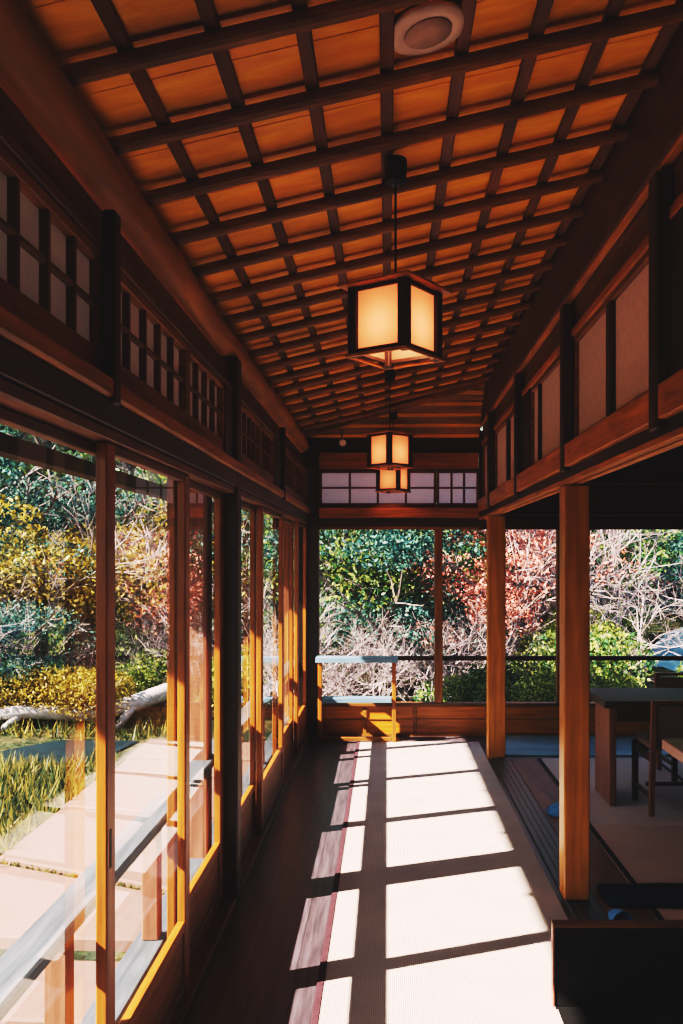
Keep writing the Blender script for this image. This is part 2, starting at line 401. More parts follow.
wn = [20]
def lattice_left(y0, y1, nb, label):
    n = wn[0]; wn[0] += 1
    c = (-.735, y0, 2.055)
    t = bpy.data.objects.new('window_%d' % n, None); COL.objects.link(t); t.location = c; struct(t, label, 'lattice transom')
    mb = MB()
    mb.box(-.75, -.718, y0, y1, 2.055, 2.125); mb.box(-.75, -.718, y0, y1, 2.345, 2.375)
    mb.box(-.75, -.716, y0, y0+.03, 2.125, 2.345); mb.box(-.75, -.716, y1-.03, y1, 2.125, 2.345)
    mb.build('frame', M['woodY'], t, c)
    mb = MB()
    for k in range(1, nb):
        y = y0+.03+(y1-y0-.06)*k/nb; mb.box(-.742, -.722, y-.008, y+.008, 2.125, 2.345, .001)
    mb.box(-.740, -.724, y0+.03, y1-.03, 2.229, 2.241, .001)
    mb.build('lattice', M['midZ'], t, c)
    bx('paper', M['paper'], (-.747, -.743, y0+.03, y1-.03, 2.125, 2.345), t, c, 0)
lattice_left(.56, 1.40, 5, 'lattice transom over the nearest left door, outside the photo edge')
lattice_left(1.42, 2.29, 5, 'papered lattice transom at the left photo edge above the first door')
lattice_left(2.34, 3.26, 5, 'papered lattice transom above the second left door')
lattice_left(3.265, 3.98, 4, 'papered lattice transom just before the tall left post')
lattice_left(4.30, 5.13, 5, 'papered lattice transom just beyond the tall left post')
lattice_left(5.15, 5.75, 4, 'papered lattice transom second beyond the tall left post')
lattice_left(6.08, 7.0, 6, 'papered lattice transom second last before the far left corner')
lattice_left(7.02, 7.95, 6, 'papered lattice transom last before the far left corner')
for (a, b2), l in (((3.985, 4.175), 'narrow dark plank beside the tall left post at transom height'),
                ((5.752, 5.975), 'narrow dark plank beside the far left transom strut')):
    o = bx('transom_plank', M['darkZ'], (-.76, -.712, a+.002, b2, 2.055, 2.375), None, (-.735, a, 2.055)); tag(o, l, 'plank')

# round log purlin
mb = MB(); pts = []; rr = []
for k in range(60):
    y = Y0+(8.12-Y0)*k/59
    pts.append((-.7525+.006*math.sin(y*1.3), y, 2.605+.006*math.sin(y*.9+1))); rr.append(.066+.004*noise.noise(Vector((y*1.7, 3, 1))))
mb.tube(pts, rr, 20)
o = mb.build('log_purlin', M['log'], None, (-.7525, 3.5, 2.6), True); tag(o, 'peeled round log running along the top of the left wall under the ceiling', 'log beam')

# ------------------------------------------------------------------ ceiling
Yr = [2.43+.354*k for k in range(-7, 16)]          # rafters, last ~7.74
def hipY(x): return 8.15 + (7.62-8.15)*(x+.80)/1.63   # end line of the main slope
mb = MB()
x0, x1 = -.86, .84
for k in range(-8, 16):
    for h in (0, 1):
        ya = 2.43+.354*k+.177*h; yb = ya+.177
        if ya < Y0-.2: continue
        def pt(x, y, dz):
            y = min(y, hipY(x)); return Vector((x, y, cz(x)+dz))
        if ya > hipY(x0): continue
        dd = -.009 if h == 0 else -.0025
        a0, a1 = pt(x0, ya, dd), pt(x1, ya, dd); b0, b1 = pt(x0, yb, 0), pt(x1, yb, 0)
        up = Vector((0, 0, .012))
        if (b1-a1).length < .01:
            mb.quad(a0, a1, b0)
        else: mb.quad(a0, a1, b1, b0)
        mb.quad(a0, a1, a1+up, a0+up)
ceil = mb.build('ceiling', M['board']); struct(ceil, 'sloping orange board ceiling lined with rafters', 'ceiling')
for y in Yr:
    if y < .2: continue
    xe = .829
    while y > hipY(xe)-.02 and xe > -.7: xe -= .05
    if xe < -.5: continue
    mb = MB(); mb.tube([(-.79, y, cz(-.79)-.052), (xe, y, cz(xe)-.052)], .0225, 12)
    r = mb.build('rafter', M['rafter'], ceil)
mb = MB(); mb.box(-.78, .829, -.02, .02, -.075, -.02, .005, fn=lambda c: Vector((c.x, c.y+hipY(c.x)-.02, c.z+cz(c.x))))
mb.build('hip_rafter', M['rafter'], ceil)
for k in range(-3, 5):
    x = .2*k+.0
    ye = hipY(x)-.03
    mb = MB(); mb.box(x-.018, x+.018, .1, ye, cz(x)-.030, cz(x)-.0105, .003)
    mb.build('batten', M['batten'], ceil)
# dark roofing above the boards so that no light leaks in
mb = MB(); mb.box(-.9, .95, Y0, 8.3, .05, .12, 0, fn=lambda c: Vector((c.x, c.y, c.z+cz(c.x))))
mb.build('roof_boarding', M['darkY'], ceil)
# hipped end: boards step down to the far wall
mb = MB()
def hz(x, t_):
    y = hipY(x)+(8.2-hipY(x))*t_; return Vector((x, y, cz(x)+(2.64-cz(x))*t_))
for i in range(8):
    xa, xb = -.8+1.63*i/8, -.8+1.63*(i+1)/8
    mb.quad(hz(xa, 0), hz(xb, 0), hz(xb, 1), hz(xa, 1))
mb.build('hip_boarding', M['rafter'], ceil)
for z in (2.70, 2.78, 2.86, 2.94, 3.02, 3.09):
    xs = (z-ZB)/SL
    xs = max(xs, -.75)
    # y on hip plane at this z
    mb = MB(); vs = []
    def hy(x):
        t_ = (z-cz(x))/(2.64-cz(x)); return hipY(x)+(8.2-hipY(x))*t_
    xa = xs+.06
    if xa > .7: continue
    for x in (xa, .825):
        y = hy(x)-.012
        vs.append([(x, y-.014, z-.012), (x, y+.014, z-.012), (x, y+.014, z+.014), (x, y-.014, z+.014)])
    for k in range(4): mb.quad(vs[0][k], vs[0][(k+1) % 4], vs[1][(k+1) % 4], vs[1][k])
    mb.quad(*vs[0]); mb.quad(*vs[1])
    mb.build('hip_slat', M['board'], ceil)

# ------------------------------------------------------------------ right side: pillars, big beam, papered transoms
post('pillar', (.818, .938, 4.18, 4.30, .0195, 1.94), M['pillar'], 'thick orange brown square pillar nearest the camera on the right', 'pillar')
post('pillar', (.803, .945, 7.205, 7.31, .0, 1.94), M['pillar'], 'slimmer orange brown pillar at the far end beside the back window', 'pillar')
post('pillar', (.825, .945, 1.1, 1.22, .0195, 1.94), M['pillar'], 'orange brown pillar behind the photo edge on the right', 'pillar')
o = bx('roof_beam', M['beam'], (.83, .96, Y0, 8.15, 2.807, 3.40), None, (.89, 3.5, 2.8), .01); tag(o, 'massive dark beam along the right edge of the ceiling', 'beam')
o = bx('trim_20', M['nageshi'], (.831, .862, Y0, 8.15, 2.788, 2.8055)); struct(o, 'pale strip coloured as the lit underside of the massive right beam', 'trim')  # paler strip added below the beam to paint its lit underside
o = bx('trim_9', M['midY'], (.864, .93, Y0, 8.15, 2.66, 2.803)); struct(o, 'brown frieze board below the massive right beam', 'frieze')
o = bx('trim_10', M['nageshi'], (.848, .93, Y0, 8.15, 2.618, 2.655)); struct(o, 'upper lit rail over the papered transoms on the right', 'rail')
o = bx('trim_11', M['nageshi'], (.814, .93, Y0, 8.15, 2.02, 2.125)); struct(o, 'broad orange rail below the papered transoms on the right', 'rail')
o = bx('trim_12', M['darkY'], (.84, .93, Y0, 8.15, 1.972, 2.018)); struct(o, 'dark recess board over the right lintel', 'trim')
o = bx('trim_13', M['nageshi'], (.822, .852, Y0, 8.15, 1.945, 1.970)); struct(o, 'outer grooved lintel rail on the right', 'lintel')
o = bx('trim_14', M['nageshi'], (.872, .902, Y0, 8.15, 1.945, 1.970)); struct(o, 'inner grooved lintel rail on the right', 'lintel')
for (a, b2, zb, l) in ((2.72, 2.80, 1.99, 'dark strut of the right wall nearest the camera'),
                 (4.155, 4.235, 2.0, 'dark strut standing over the near pillar on the right'),
                 (5.70, 5.77, 1.99, 'dark strut between the two right pillars'),
                 (7.205, 7.30, 2.001, 'dark strut over the far right pillar'),):
    o = post('transom_strut', (.808, .86, a, b2, zb, 2.77), M['darkZ'], l, 'strut')
    if a < 3: pl = bx('metal_plate', M['brass'], (.8045, .807, a+.01, b2-.01, 1.995, 2.06), o, (.83, (a+b2)/2, zb), .001)
def shoji(y0, y1, div, label, n):
    c = (.88, y0, 2.13)
    t = bpy.data.objects.new('window_%d' % n, None); COL.objects.link(t); t.location = c; struct(t, label, 'papered transom')
    mb = MB()
    mb.box(.858, .892, y0, y1, 2.128, 2.156); mb.box(.858, .892, y0, y1, 2.588, 2.616)
    mb.box(.858, .892, y0, y0+.022, 2.156, 2.588); mb.box(.858, .892, y1-.022, y1, 2.156, 2.588)
    mb.build('frame', M['woodY'], t, c)
    for d, w in div:
        bx('divider', M['darkZ'], (.854, .894, d-w, d+w, 2.156, 2.588), t, c)
    bx('paper', M['paper_room'], (.876, .880, y0+.022, y1-.022, 2.156, 2.588), t, c, 0)
shoji(1.25, 2.50, [(1.9, .012)], 'papered transom at the right photo edge', 40)
shoji(2.81, 4.15, [(3.50, .035)], 'large papered transom split by a dark divider, nearest on the right', 41)
shoji(4.245, 5.40, [(5.12, .005)], 'papered transom between the near pillar and the next strut on the right', 42)
shoji(5.78, 7.20, [(6.45, .04)], 'papered transom next to the far right pillar', 43)
shoji(7.305, 8.12, [], 'small papered transom in the far right corner', 44)
for (a, b2), l in (((2.505, 2.715), 'wide dark plank beside the near right strut'), ((5.405, 5.695), 'dark plank between the papered transoms beyond the near pillar')):
    o = bx('transom_plank', M['darkZ'], (.85, .895, a, b2, 2.128, 2.616), None, (.87, a, 2.128)); tag(o, l, 'plank')

# ------------------------------------------------------------------ back wall
def px(p, Y): return (p-387)/905*Y
YF = 8.15
o = bx('wall_back', M['sill_panel'], (-.80, 4.3, YF, YF+.06, 0, .27), bev=0); struct(o, 'low orange board wall under the far windows', 'wall')
mb = MB()
for x in (-.2, .25, .9, 1.9): mb.box(x-.018, x+.018, YF-.012, YF, .0, .26)
mb.box(-.61, 4.2, YF-.014, YF-.001, .0, .03); mb.box(-.61, 4.2, YF-.008, YF-.001, .150, .158, .001)
mb.build('panel_batten', M['woodX'], o)
o = bx('trim_15', M['midX'], (-.61, 4.2, YF-.03, YF+.07, .271, .300)); struct(o, 'window ledge of the far windows', 'sill')
o = bx('trim_16', M['darkX'], (-.61, 4.2, YF-.02, YF+.07, 1.862, 1.962)); struct(o, 'dark head track above the far windows', 'window head')
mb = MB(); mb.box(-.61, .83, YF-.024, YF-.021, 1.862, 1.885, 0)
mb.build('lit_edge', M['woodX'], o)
o = bx('trim_17', M['nageshiX'], (-.61, .83, YF-.05, YF+.07, 1.965, 2.056)); struct(o, 'brown rail under the far lattice windows', 'rail')
o = bx('trim_18', M['nageshiX'], (-.61, .82, YF-.04, YF+.07, 2.41, 2.55)); struct(o, 'brown beam over the far lattice windows', 'beam')
o = bx('wall_back_corner', M['darkZ'], (-.83, -.612, YF+.001, YF+.075, .271, 2.55), bev=0); struct(o, 'dark boarding behind the far left corner post', 'wall')
o = bx('wall_back_upper', M['darkX'], (-.80, .83, YF+.0, YF+.08, 2.551, 3.2), bev=0); struct(o, 'dark board above the far lattice windows', 'wall')
o = bx('wall_back_room', M['darkX'], (.832, 4.3, YF, YF+.06, 1.963, 2.75), bev=0); struct(o, 'dark boarded upper wall of the side room', 'wall')
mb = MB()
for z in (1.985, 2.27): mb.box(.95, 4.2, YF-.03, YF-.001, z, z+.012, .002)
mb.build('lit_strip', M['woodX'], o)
o = bx('window_mullion', M['woodZ'], (.43, .50, YF-.02, YF+.06, .301, 1.861), None, (.465, YF, .3)); o.name = 'wooden_mullion'; tag(o, 'slim brown upright between the two far window openings', 'mullion')
o = bx('wooden_mullion', M['woodZ'], (1.53, 1.62, YF-.02, YF+.06, .301, 1.861), None, (1.57, YF, .3)); tag(o, 'brown upright in the far window of the side room, behind the near pillar', 'mullion')
o = bx('wooden_mullion', M['woodZ'], (2.75, 2.85, YF-.02, YF+.06, .301, 1.861), None, (2.8, YF, .3)); tag(o, 'brown upright in the far window of the side room, right of the photo edge', 'mullion')
def lattice_back(x0, x1, nx, n, label):
    c = (x0, YF+.02, 2.06)
    t = bpy.data.objects.new('window_%d' % n, None); COL.objects.link(t); t.location = c; struct(t, label, 'lattice window')
    mb = MB()
    mb.box(x0, x1, YF-.0, YF+.035, 2.058, 2.098); mb.box(x0, x1, YF-.0, YF+.035, 2.372, 2.408)
    mb.box(x0, x0+.022, YF, YF+.035, 2.098, 2.372); mb.box(x1-.022, x1, YF, YF+.035, 2.098, 2.372)
    mb.build('frame', M['midX'], t, c)
    mb = MB()
    for k in range(1, nx):
        x = x0+.022+(x1-x0-.044)*k/nx; mb.box(x-.009, x+.009, YF+.006, YF+.026, 2.098, 2.372, .001)
    mb.box(x0+.022, x1-.022, YF+.008, YF+.024, 2.229, 2.245, .001)
    mb.build('lattice', M['midX'], t, c)
    bx('paper', M['paper_glow'], (x0+.02, x1-.02, YF+.028, YF+.032, 2.098, 2.372), t, c, 0)
M['paper_glow'] = M['paper'].copy()
m = M['paper_glow']; b = m.node_tree.nodes['Principled BSDF']
b.inputs['Emission Color'].default_value = (.55, .42, .50, 1); b.inputs['Emission Strength'].default_value = .12  # this copy glows a little, in place of light coming through the paper
lattice_back(-.61, .445, 4, 50, 'wide papered lattice window over the far opening')
lattice_back(.447, .83, 3, 51, 'narrower papered lattice window right of the far mullion')

# shell of the side room and behind the camera
o = bx('wall_right', M['darkY'], (4.3, 4.4, Y0, YF+.1, 0, 2.8), bev=0); struct(o, 'far right wall of the side room', 'wall')
o = bx('wall_near', M['darkX'], (-.9, 4.4, Y0-.1, Y0, 0, 3.4), bev=0); struct(o, 'wall behind the camera', 'wall')
o = bx('ceiling_room', M['darkY'], (.97, 4.3, Y0, YF, 2.70, 2.78), bev=0); struct(o, 'dark flat ceiling of the side room', 'ceiling')

# ------------------------------------------------------------------ lanterns
def lantern(X, Y, zb, H, rz, ztop, label, power):
    S = .1; wp = .016
    t = thing('pendant_lantern', label, 'lantern', (X, Y, zb), 'paper lanterns hanging in a line down the corridor', rz)
    mb = MB()
    for sx in (-1, 1):
        for sy in (-1, 1): mb.box(sx*(S-.004)-wp, sx*(S-.004)+wp, sy*(S-.004)-wp, sy*(S-.004)+wp, -.012, H, .002)
    for z in (0, H-.014):
        for s_ in (-1, 1):
            mb.box(-S+.011, S-.011, s_*S-.006, s_*S+.006, z, z+.012, .001)
            mb.box(s_*S-.006, s_*S+.006, -S+.011, S-.011, z, z+.012, .001)
    mb.build('frame', M['darkZ'], t)
    mb = MB()
    for s_ in (-1, 1):
        mb.box(-.118, .118, s_*.114-.005, s_*.114+.005, -.014, -.004, .001); mb.box(s_*.114-.005, s_*.114+.005, -.109, .109, -.014, -.004, .001)
    mb.build('bottom_rim', M['nageshi'], t)
    mb = MB(); q = .138
    mb.box(-q, q, -q, q, H, H+.007, .002)
    # low pyramid on the plate
    a = [mb.bm.verts.new(p) for p in ((-.10, -.10, H+.0075), (.10, -.10, H+.0075), (.10, .10, H+.0075), (-.10, .10, H+.0075))]
    tp = mb.bm.verts.new((0, 0, H+.03))
    for k in range(4): mb.bm.faces.new((a[k], a[(k+1) % 4], tp))
    mb.bm.faces.new(a[::-1])
    mb.build('roof_plate', M['nageshi'], t)
    e = S-.003
    for k, q4 in enumerate((((-e, -e), (e, -e)), ((e, -e), (e, e)), ((e, e), (-e, e)), ((-e, e), (-e, -e)))):
        (xa, ya), (xb, yb) = q4; mb = MB()
        mb.quad((xa, ya, .012), (xb, yb, .012), (xb, yb, H-.014), (xa, ya, H-.014))
        mb.build('paper_shade', M['lantern_paper'], t)
    mb = MB(); mb.tube([(0, 0, H+.03), (0, 0, ztop-zb-.075)], .0035, 6); mb.build('cord', M['cord'], t)
    mb = MB(); mb.lathe([(.016, -.010), (.034, 0), (.038, .065), (.036, .075)], (0, 0, ztop-zb-.075), 20); mb.build('canopy', M['iron'], t, smooth=False)
    mb = MB(); mb.lathe([(.004, -.02), (.014, -.016), (.020, -.006), (.018, .006), (.012, .02)], (0, 0, H*.72), 14)
    bulb = bpy.data.materials.get('bulb')
    if not bulb:
        bulb, nt, b, _ = new_mat('bulb'); b.inputs['Emission Color'].default_value = (1, .55, .28, 1); b.inputs['Emission Strength'].default_value = 6
    mb.build('bulb', bulb, t, smooth=True)
    li = bpy.data.lights.new('lantern_light', 'POINT'); li.energy = power*3.2; li.color = (1, .52, .33); li.shadow_soft_size = .02
    lo = bpy.data.objects.new('lantern_light', li); COL.objects.link(lo); lo.location = (X, Y, zb+H*.40)
lantern(.028, 2.95, 2.262, .212, R(-34), 2.90, 'nearest and largest paper lantern, hanging in front of the ceiling', 1.5)
lantern(.02, 6.2, 2.232, .215, R(-47), 2.89, 'middle paper lantern hanging before the far lattice window', 1.1)
lantern(.055, 7.93, 2.195, .215, R(-27), 2.90, 'farthest and smallest paper lantern, half hidden below the middle one', .8)

# round pale ceiling fitting
t = thing('ceiling_speaker', 'round pale disc mounted on the ceiling above the nearest lantern', 'ceiling fitting', (.101, 2.285, 2.94))
mb = MB(); mb.lathe([(.066, -.012), (.074, -.016), (.101, -.010), (.103, -.002), (.097, .006)], (0, 0, 0), 40); o = mb.build('rim', M['white_plastic'], t, smooth=True)
mb = MB(); mb.lathe([(.02, -.0185), (.061, -.0178), (.062, -.0125)], (0, 0, 0), 40); mb.build('grille', plain('grille', (.42, .27, .22), .6), t, smooth=True)
mb = MB(); mb.lathe([(.092, .0065), (.092, .012)], (0, 0, 0), 32); mb.build('base_ring', M['iron'], t)
t.rotation_euler = (0, -math.atan(SL), 0)
# small spotlight near far corner
t = thing('spotlight', 'small pale spotlight clipped to the far left end of the ceiling', 'spotlight', (px(343, 7.9), 7.9, 2.625))
mb = MB(); mb.tube([(-.01, .02, 0), (.0, -.03, -.02)], [.022, .03], 14); mb.build('lamp_head', M['white_plastic'], t)
mb = MB(); mb.tube([(-.01, .02, 0), (-.01, .03, .10)], .006, 8); mb.build('bracket', M['iron'], t)

# ------------------------------------------------------------------ furniture
# barrier stand by the far window
c = (px(357, 7.85), 7.85, .0)
t = thing('barrier_stand', 'low wooden barrier frame with pale blue rails before the far window', 'barrier', c)
xl, xr = px(320, 7.85), px(394, 7.85)
for x in (xl, xr): bx('upright', M['doorZ'], (x-.017, x+.017, 7.83, 7.875, .0105, .70), t, c)
bx('top_rail', M['rail_blue'], (xl-.035, xr+.035, 7.80, 7.95, .70, .745), t, c)
bx('shelf_rail', M['rail_blue'], (xl+.022, xr-.022, 7.80, 7.93, .355, .395), t, c)
bx('foot_rail', M['woodX'], (xl+.022, xr-.022, 7.83, 7.87, .02, .05), t, c)
for x in (xl, xr): bx('foot', M['woodY'], (x-.02, x+.02, 7.876, 7.99, .0105, .045), t, c)

# far dark table
c = (1.9, 6.0, .0125)
t = thing('low_table', 'dark wooden table with thick slab legs in the side room', 'table', c)
bx('tabletop', M['table'], (1.37, 2.75, 5.70, 6.30, .655, .70), t, c, .004)
bx('apron', M['table'], (1.46, 2.66, 5.76, 5.79, .56, .655), t, c, .003)
bx('apron', M['table'], (1.46, 2.66, 6.21, 6.24, .56, .655), t, c, .003)
for xa in (1.425, 2.67): bx('leg', M['table_edge'] , (xa, xa+.045, 5.80, 6.20, .0146, .655), t, c, .004)
# near table corner
c = (1.9, 4.1, .0125)
t = thing('side_table', 'pinkish brown table corner poking in at the right photo edge', 'table', c)
mb = MB(); mb.box(1.375, 2.4, 3.74, 4.53, .645, .70, .004); mb.build('tabletop', M['near_table'], t, c)
for xa in (1.60, 2.24): bx('leg', M['table_edge'], (xa, xa+.045, 3.84, 4.42, .0125, .645), t, c, .004)

def chair(x, y, rz, label):
    t = thing('dining_chair', label, 'chair', (x, y, .0126), 'chairs at the dark table', rz)
    W, Dp = .225, .20    # half sizes; front faces +Y, back is at -Y
    for sx in (-1, 1):
        mb = MB(); xx = sx*W
        mb.box(xx-.018, xx+.018, Dp-.036, Dp, .0005, .40); mb.build('leg', M['darkZ'], t)
        mb = MB()     # rear leg rising into the back post, leaning back
        mb.box(xx-.017, xx+.017, -Dp, -Dp+.036, .0005, .70, .003, fn=lambda c_: Vector((c_.x, c_.y-max(0, c_.z-.38)*.18, c_.z)))
        mb.build('leg', M['ext_post'], t)
        bx('stretcher', M['darkY'], (xx-.010, xx+.010, -Dp+.036, Dp-.036, .10, .13), t); bx('seat_rail', M['darkY'], (xx-.010, xx+.010, -Dp+.036, Dp-.036, .33, .38), t)
    bx('stretcher', M['darkX'], (-W+.018, W-.018, -.01, .012, .14, .165), t)
    bx('stretcher', M['darkX'], (-W+.018, W-.018, Dp-.03, Dp-.008, .33, .38), t)
    mb = MB(); mb.box(-W-.005, W+.005, -Dp+.04, Dp+.012, .401, .445, .012); mb.build('seat', M['leather'], t)
    mb = MB(); mb.box(-W+.018, W-.018, -Dp+.004, -Dp+.030, .455, .685, .006, fn=lambda c_: Vector((c_.x, c_.y-(c_.z-.38)*.18, c_.z))); mb.build('backrest', M['leather'], t)
    bx('top_rail', M['table_edge'], (-W-.018, W+.018, -Dp-.065, -Dp-.022, .701, .722), t)
    return t
chair(1.855, 5.765, 0, 'dark wooden chair with brown leather back tucked under the near side of the table')
chair(2.27, 6.62, R(180), 'dark chair on the far side of the table, only its top rail showing')

# black panel in the right foreground
c = (.95, 3.15, 0)
t = thing('low_screen', 'black low panel with brown top edge in the right foreground', 'screen', c)
bx('panel', M['panel_black'], (.59, 1.9, 3.19, 3.21, .02, .30), t, c, .002)
bx('top_cap', M['midX'], (.584, 1.9, 3.180, 3.222, .3005, .315), t, c, .003)
bx('edge_strip', M['near_table'], (.583, .5895, 3.185, 3.215, .02, .30), t, c, .001)
bx('foot_board', M['panel_black'], (.60, 1.9, 2.62, 3.23, .0145, .0195), t, c, .001)

# navy cushion, slippers
mb = MB(); cc = (1.45, 4.2, .0146)
vs = mb.box(-.45, .47, -.125, .125, 0, .024, .010)
bmesh.ops.subdivide_edges(mb.bm, edges=mb.bm.edges[:], cuts=5, use_grid_fill=True)
for v in mb.bm.verts:
    if v.co.z > .01: v.co.z += .010*noise.noise(v.co*6)+.008*(1-min(1, (abs(v.co.x)/.47)**2))*(1-min(1, (abs(v.co.y)/.17)**2))
    v.co.y += .012*noise.noise(v.co*4)
o = mb.build('floor_cushion', M['navy'], None, (0, 0, 0), True); o.location = (1.455, 4.225, .0146); tag(o, 'flat navy blue cushion lying on the tatami behind the near pillar', 'cushion')
def slipper(x, y, z, rz, label, grp=None):
    t = thing('slipper', label, 'slipper', (x, y, z), grp, rz)
    mb = MB(); ring = []
    n = 20
    for zz, k in ((0, 1), (.012, 1.02)):
        r_ = []
        for i in range(n):
            a = 2*math.pi*i/n; yy = math.sin(a)*.12; w = .042*(1+.18*math.sin(a))
            r_.append(mb.bm.verts.new((math.cos(a)*w*k, yy*k, zz)))
        ring.append(r_)
    for i in range(n): mb.bm.faces.new((ring[0][i], ring[0][(i+1) % n], ring[1][(i+1) % n], ring[1][i]))
    mb.bm.faces.new(ring[0][::-1]); mb.bm.faces.new(ring[1]); mb.build('sole', M['slipper'], t)
    mb = MB(); g = []
    for j in range(6):
        y_ = .0+.105*j/5; h = .045*(1-(j/5)**2*.65); w = .046*math.sqrt(max(.05, 1-(y_/.125)**2))
        g.append([mb.bm.verts.new((math.cos(math.pi*i/8)*w, y_, .013+math.sin(math.pi*i/8)*h)) for i in range(9)])
    for j in range(5):
        for i in range(8): mb.bm.faces.new((g[j][i], g[j][i+1], g[j+1][i+1], g[j+1][i]))
    mb.build('upper', M['slipper'], t, smooth=True)
slipper(1.115, 5.59, .0135, R(84), 'blue slipper on the board strip, left of its pair')
slipper(1.12, 5.69, .0135, R(92), 'blue slipper on the board strip, beside the pillar')
slipper(1.022, 3.92, .0135, R(8), 'blue slipper tip at the corner of the navy cushion')

# ------------------------------------------------------------------ outside: railing, eave, path, garden
t = thing('veranda_railing', 'weathered grey railing just outside the left glass doors', 'railing', (-.85, 4, 0))
c = (-.85, 4, 0)
bx('top_rail', M['weathered'], (-.905, -.80, -1, 8.3, .635, .672), t, c, .006)
bx('bottom_rail', M['weathered'], (-.915, -.805, -1, 8.3, .19, .222), t, c, .004)
for k, y in enumerate((.5, 1.44, 2.36, 3.29, 5.14, 6.08, 7.0, 7.93)):
    bx('baluster', M['ext_post'], (-.885, -.825, y-.03, y+.03, .222, .635), t, c, .004)
for y in (4.20, 8.02, .5-1.2):
    pass
o = post('veranda_post', (-.905, -.815, 4.17, 4.27, .223, .634), M['ext_post'], 'square timber block under the railing outside the tall left post')
bpy.data.objects.remove(o)
post('veranda_post', (-.915, -.825, 4.16, 4.27, -.5, 2.3), M['ext_post'], 'full height outdoor post beyond the glass beside the tall left post')
post('veranda_post', (-1.0, -.90, 8.35, 8.45, -.5, 2.3), M['ext_post'], 'outdoor post at the far left corner of the building')
o = bx('trim_19', M['weathered'], (-.90, -.802, -1, 8.3, .08, .13)); struct(o, 'grey outer ledge below the railing', 'ledge')
o = bx('wall_foundation', M['curb'], (-.84, -.70, Y0, 8.3, -.55, -.125), bev=0); struct(o, 'base under the veranda', 'foundation')
# far outdoor rail
t = thing('balcony_rail', 'thin dark handrail running across outside the far windows', 'railing', (1.5, 8.45, 0)); c = (1.5, 8.45, 0)
bx('handrail', M['darkX'], (-.95, 5, 8.43, 8.47, .650, .690), t, c)
for x in (.465, 1.72, 3.2, 4.8): bx('upright', M['darkZ'], (x-.02, x+.02, 8.43, 8.47, -.5, .65), t, c)
# eave beam + roof
o = bx('eave_beam', M['darkY'], (-1.77, -1.68, -1.5, 10, 2.065, 2.15), None, (-1.72, 4, 2.06)); tag(o, 'dark outdoor beam running under the eave, seen through the top of the left doors', 'beam')
t = thing('eave_roof', 'eave roof over the veranda outside the left doors', 'roof', (-1.7, 4, 2.6)); c = (-1.7, 4, 2.6)
mb = MB(); mb.box(-2.62, -.80, -1.5, 10, 0, .12, 0, fn=lambda q: Vector((q.x, q.y, q.z+2.705+(q.x+2.62)*.24))); mb.build('roof_slab', M['darkY'], t, c)
mb = MB()
for k in range(24):
    y = -1.3+.48*k; mb.box(-2.58, -.82, y-.02, y+.02, -.06, -.002, .002, fn=lambda q: Vector((q.x, q.y, q.z+2.705+(q.x+2.62)*.24)))
o = mb.build('eave_rafters', M['woodX'], t, c); o['kind'] = 'stuff'
o = bx('roof_main', M['darkY'], (-.82, 4.5, Y0-.2, 8.5, 3.42, 3.6), bev=0); o.name = 'ceiling_outer_roof'; struct(o, 'unseen outer roof that keeps sky light out', 'roof')  # unseen slab over the house, put in to stop sky light leaking through
for nm, xx, z_ in (('eave_support', -1.905, 0),):
    for y in (-1.2, 9.8):
        post('eave_post', (-1.77, -1.68, y, y+.09, -.5, 2.065), M['ext_post'], 'outdoor post holding the eave beam, %s' % ('behind the camera' if y < 0 else 'beyond the far left corner'))

# terrain
def gz(x, y):
    z = -.45
    r = max(0, y-13)*.16
    if y > 30: r += (y-30)*.45
    l = max(0, -x-7)*.22
    if x < -18: l += (-x-18)*.4
    pond = 1-min(1, max(0, (math.sqrt(((x-11)/7.2)**2+((y-21.5)/8.5)**2)-1)/.5))
    z += max(r, l)*(1-pond) 
    rr_ = max(0, x-18)*.25
    z += rr_*(1-pond)
    return z+.12*noise.noise(Vector((x*.3, y*.3, 0)))*(1 if y > 11 or x < -3.2 else 0)*(1-pond)
mb = MB(); N = 90
xs = [-45+95*i/N for i in range(N+1)]; ys = [-25+85*i/N for i in range(N+1)]
V = [[mb.bm.verts.new((x, y, gz(x, y)-.02)) for y in ys] for x in xs]
for i in range(N):
    for j in range(N): mb.bm.faces.new((V[i][j], V[i+1][j], V[i+1][j+1], V[i][j+1]))
o = mb.build('ground', M['ground'], smooth=True); struct(o, 'mossy garden ground rising to a wooded hillside', 'ground')
mb = MB()
mb.bm.faces.new([mb.bm.verts.new((x, y, -.44)) for x, y in ((4.4, 13.8), (4.55, 15.2), (4.7, 16.8), (5.4, 19.2), (6.3, 21.4), (7.6, 24.6), (9.1, 27.4), (12, 28.8), (15, 28), (17.5, 23), (16, 16), (11, 13))])
o = mb.build('garden_pond', M['pond'], None, (9.5, 19, -.44)); tag(o, 'pale blue pond seen through the side room window at the right photo edge', 'pond')
mb = MB(); mb.quad((-9, 8.7, -.452), (-2.95, 9.1, -.452), (-2.8, 10.2, -.452), (-9, 10.4, -.452))
o = mb.build('garden_stream', M['stream'], None, (-5, 9.5, -.5)); tag(o, 'dark still water channel beyond the grass left of the stone path', 'stream')

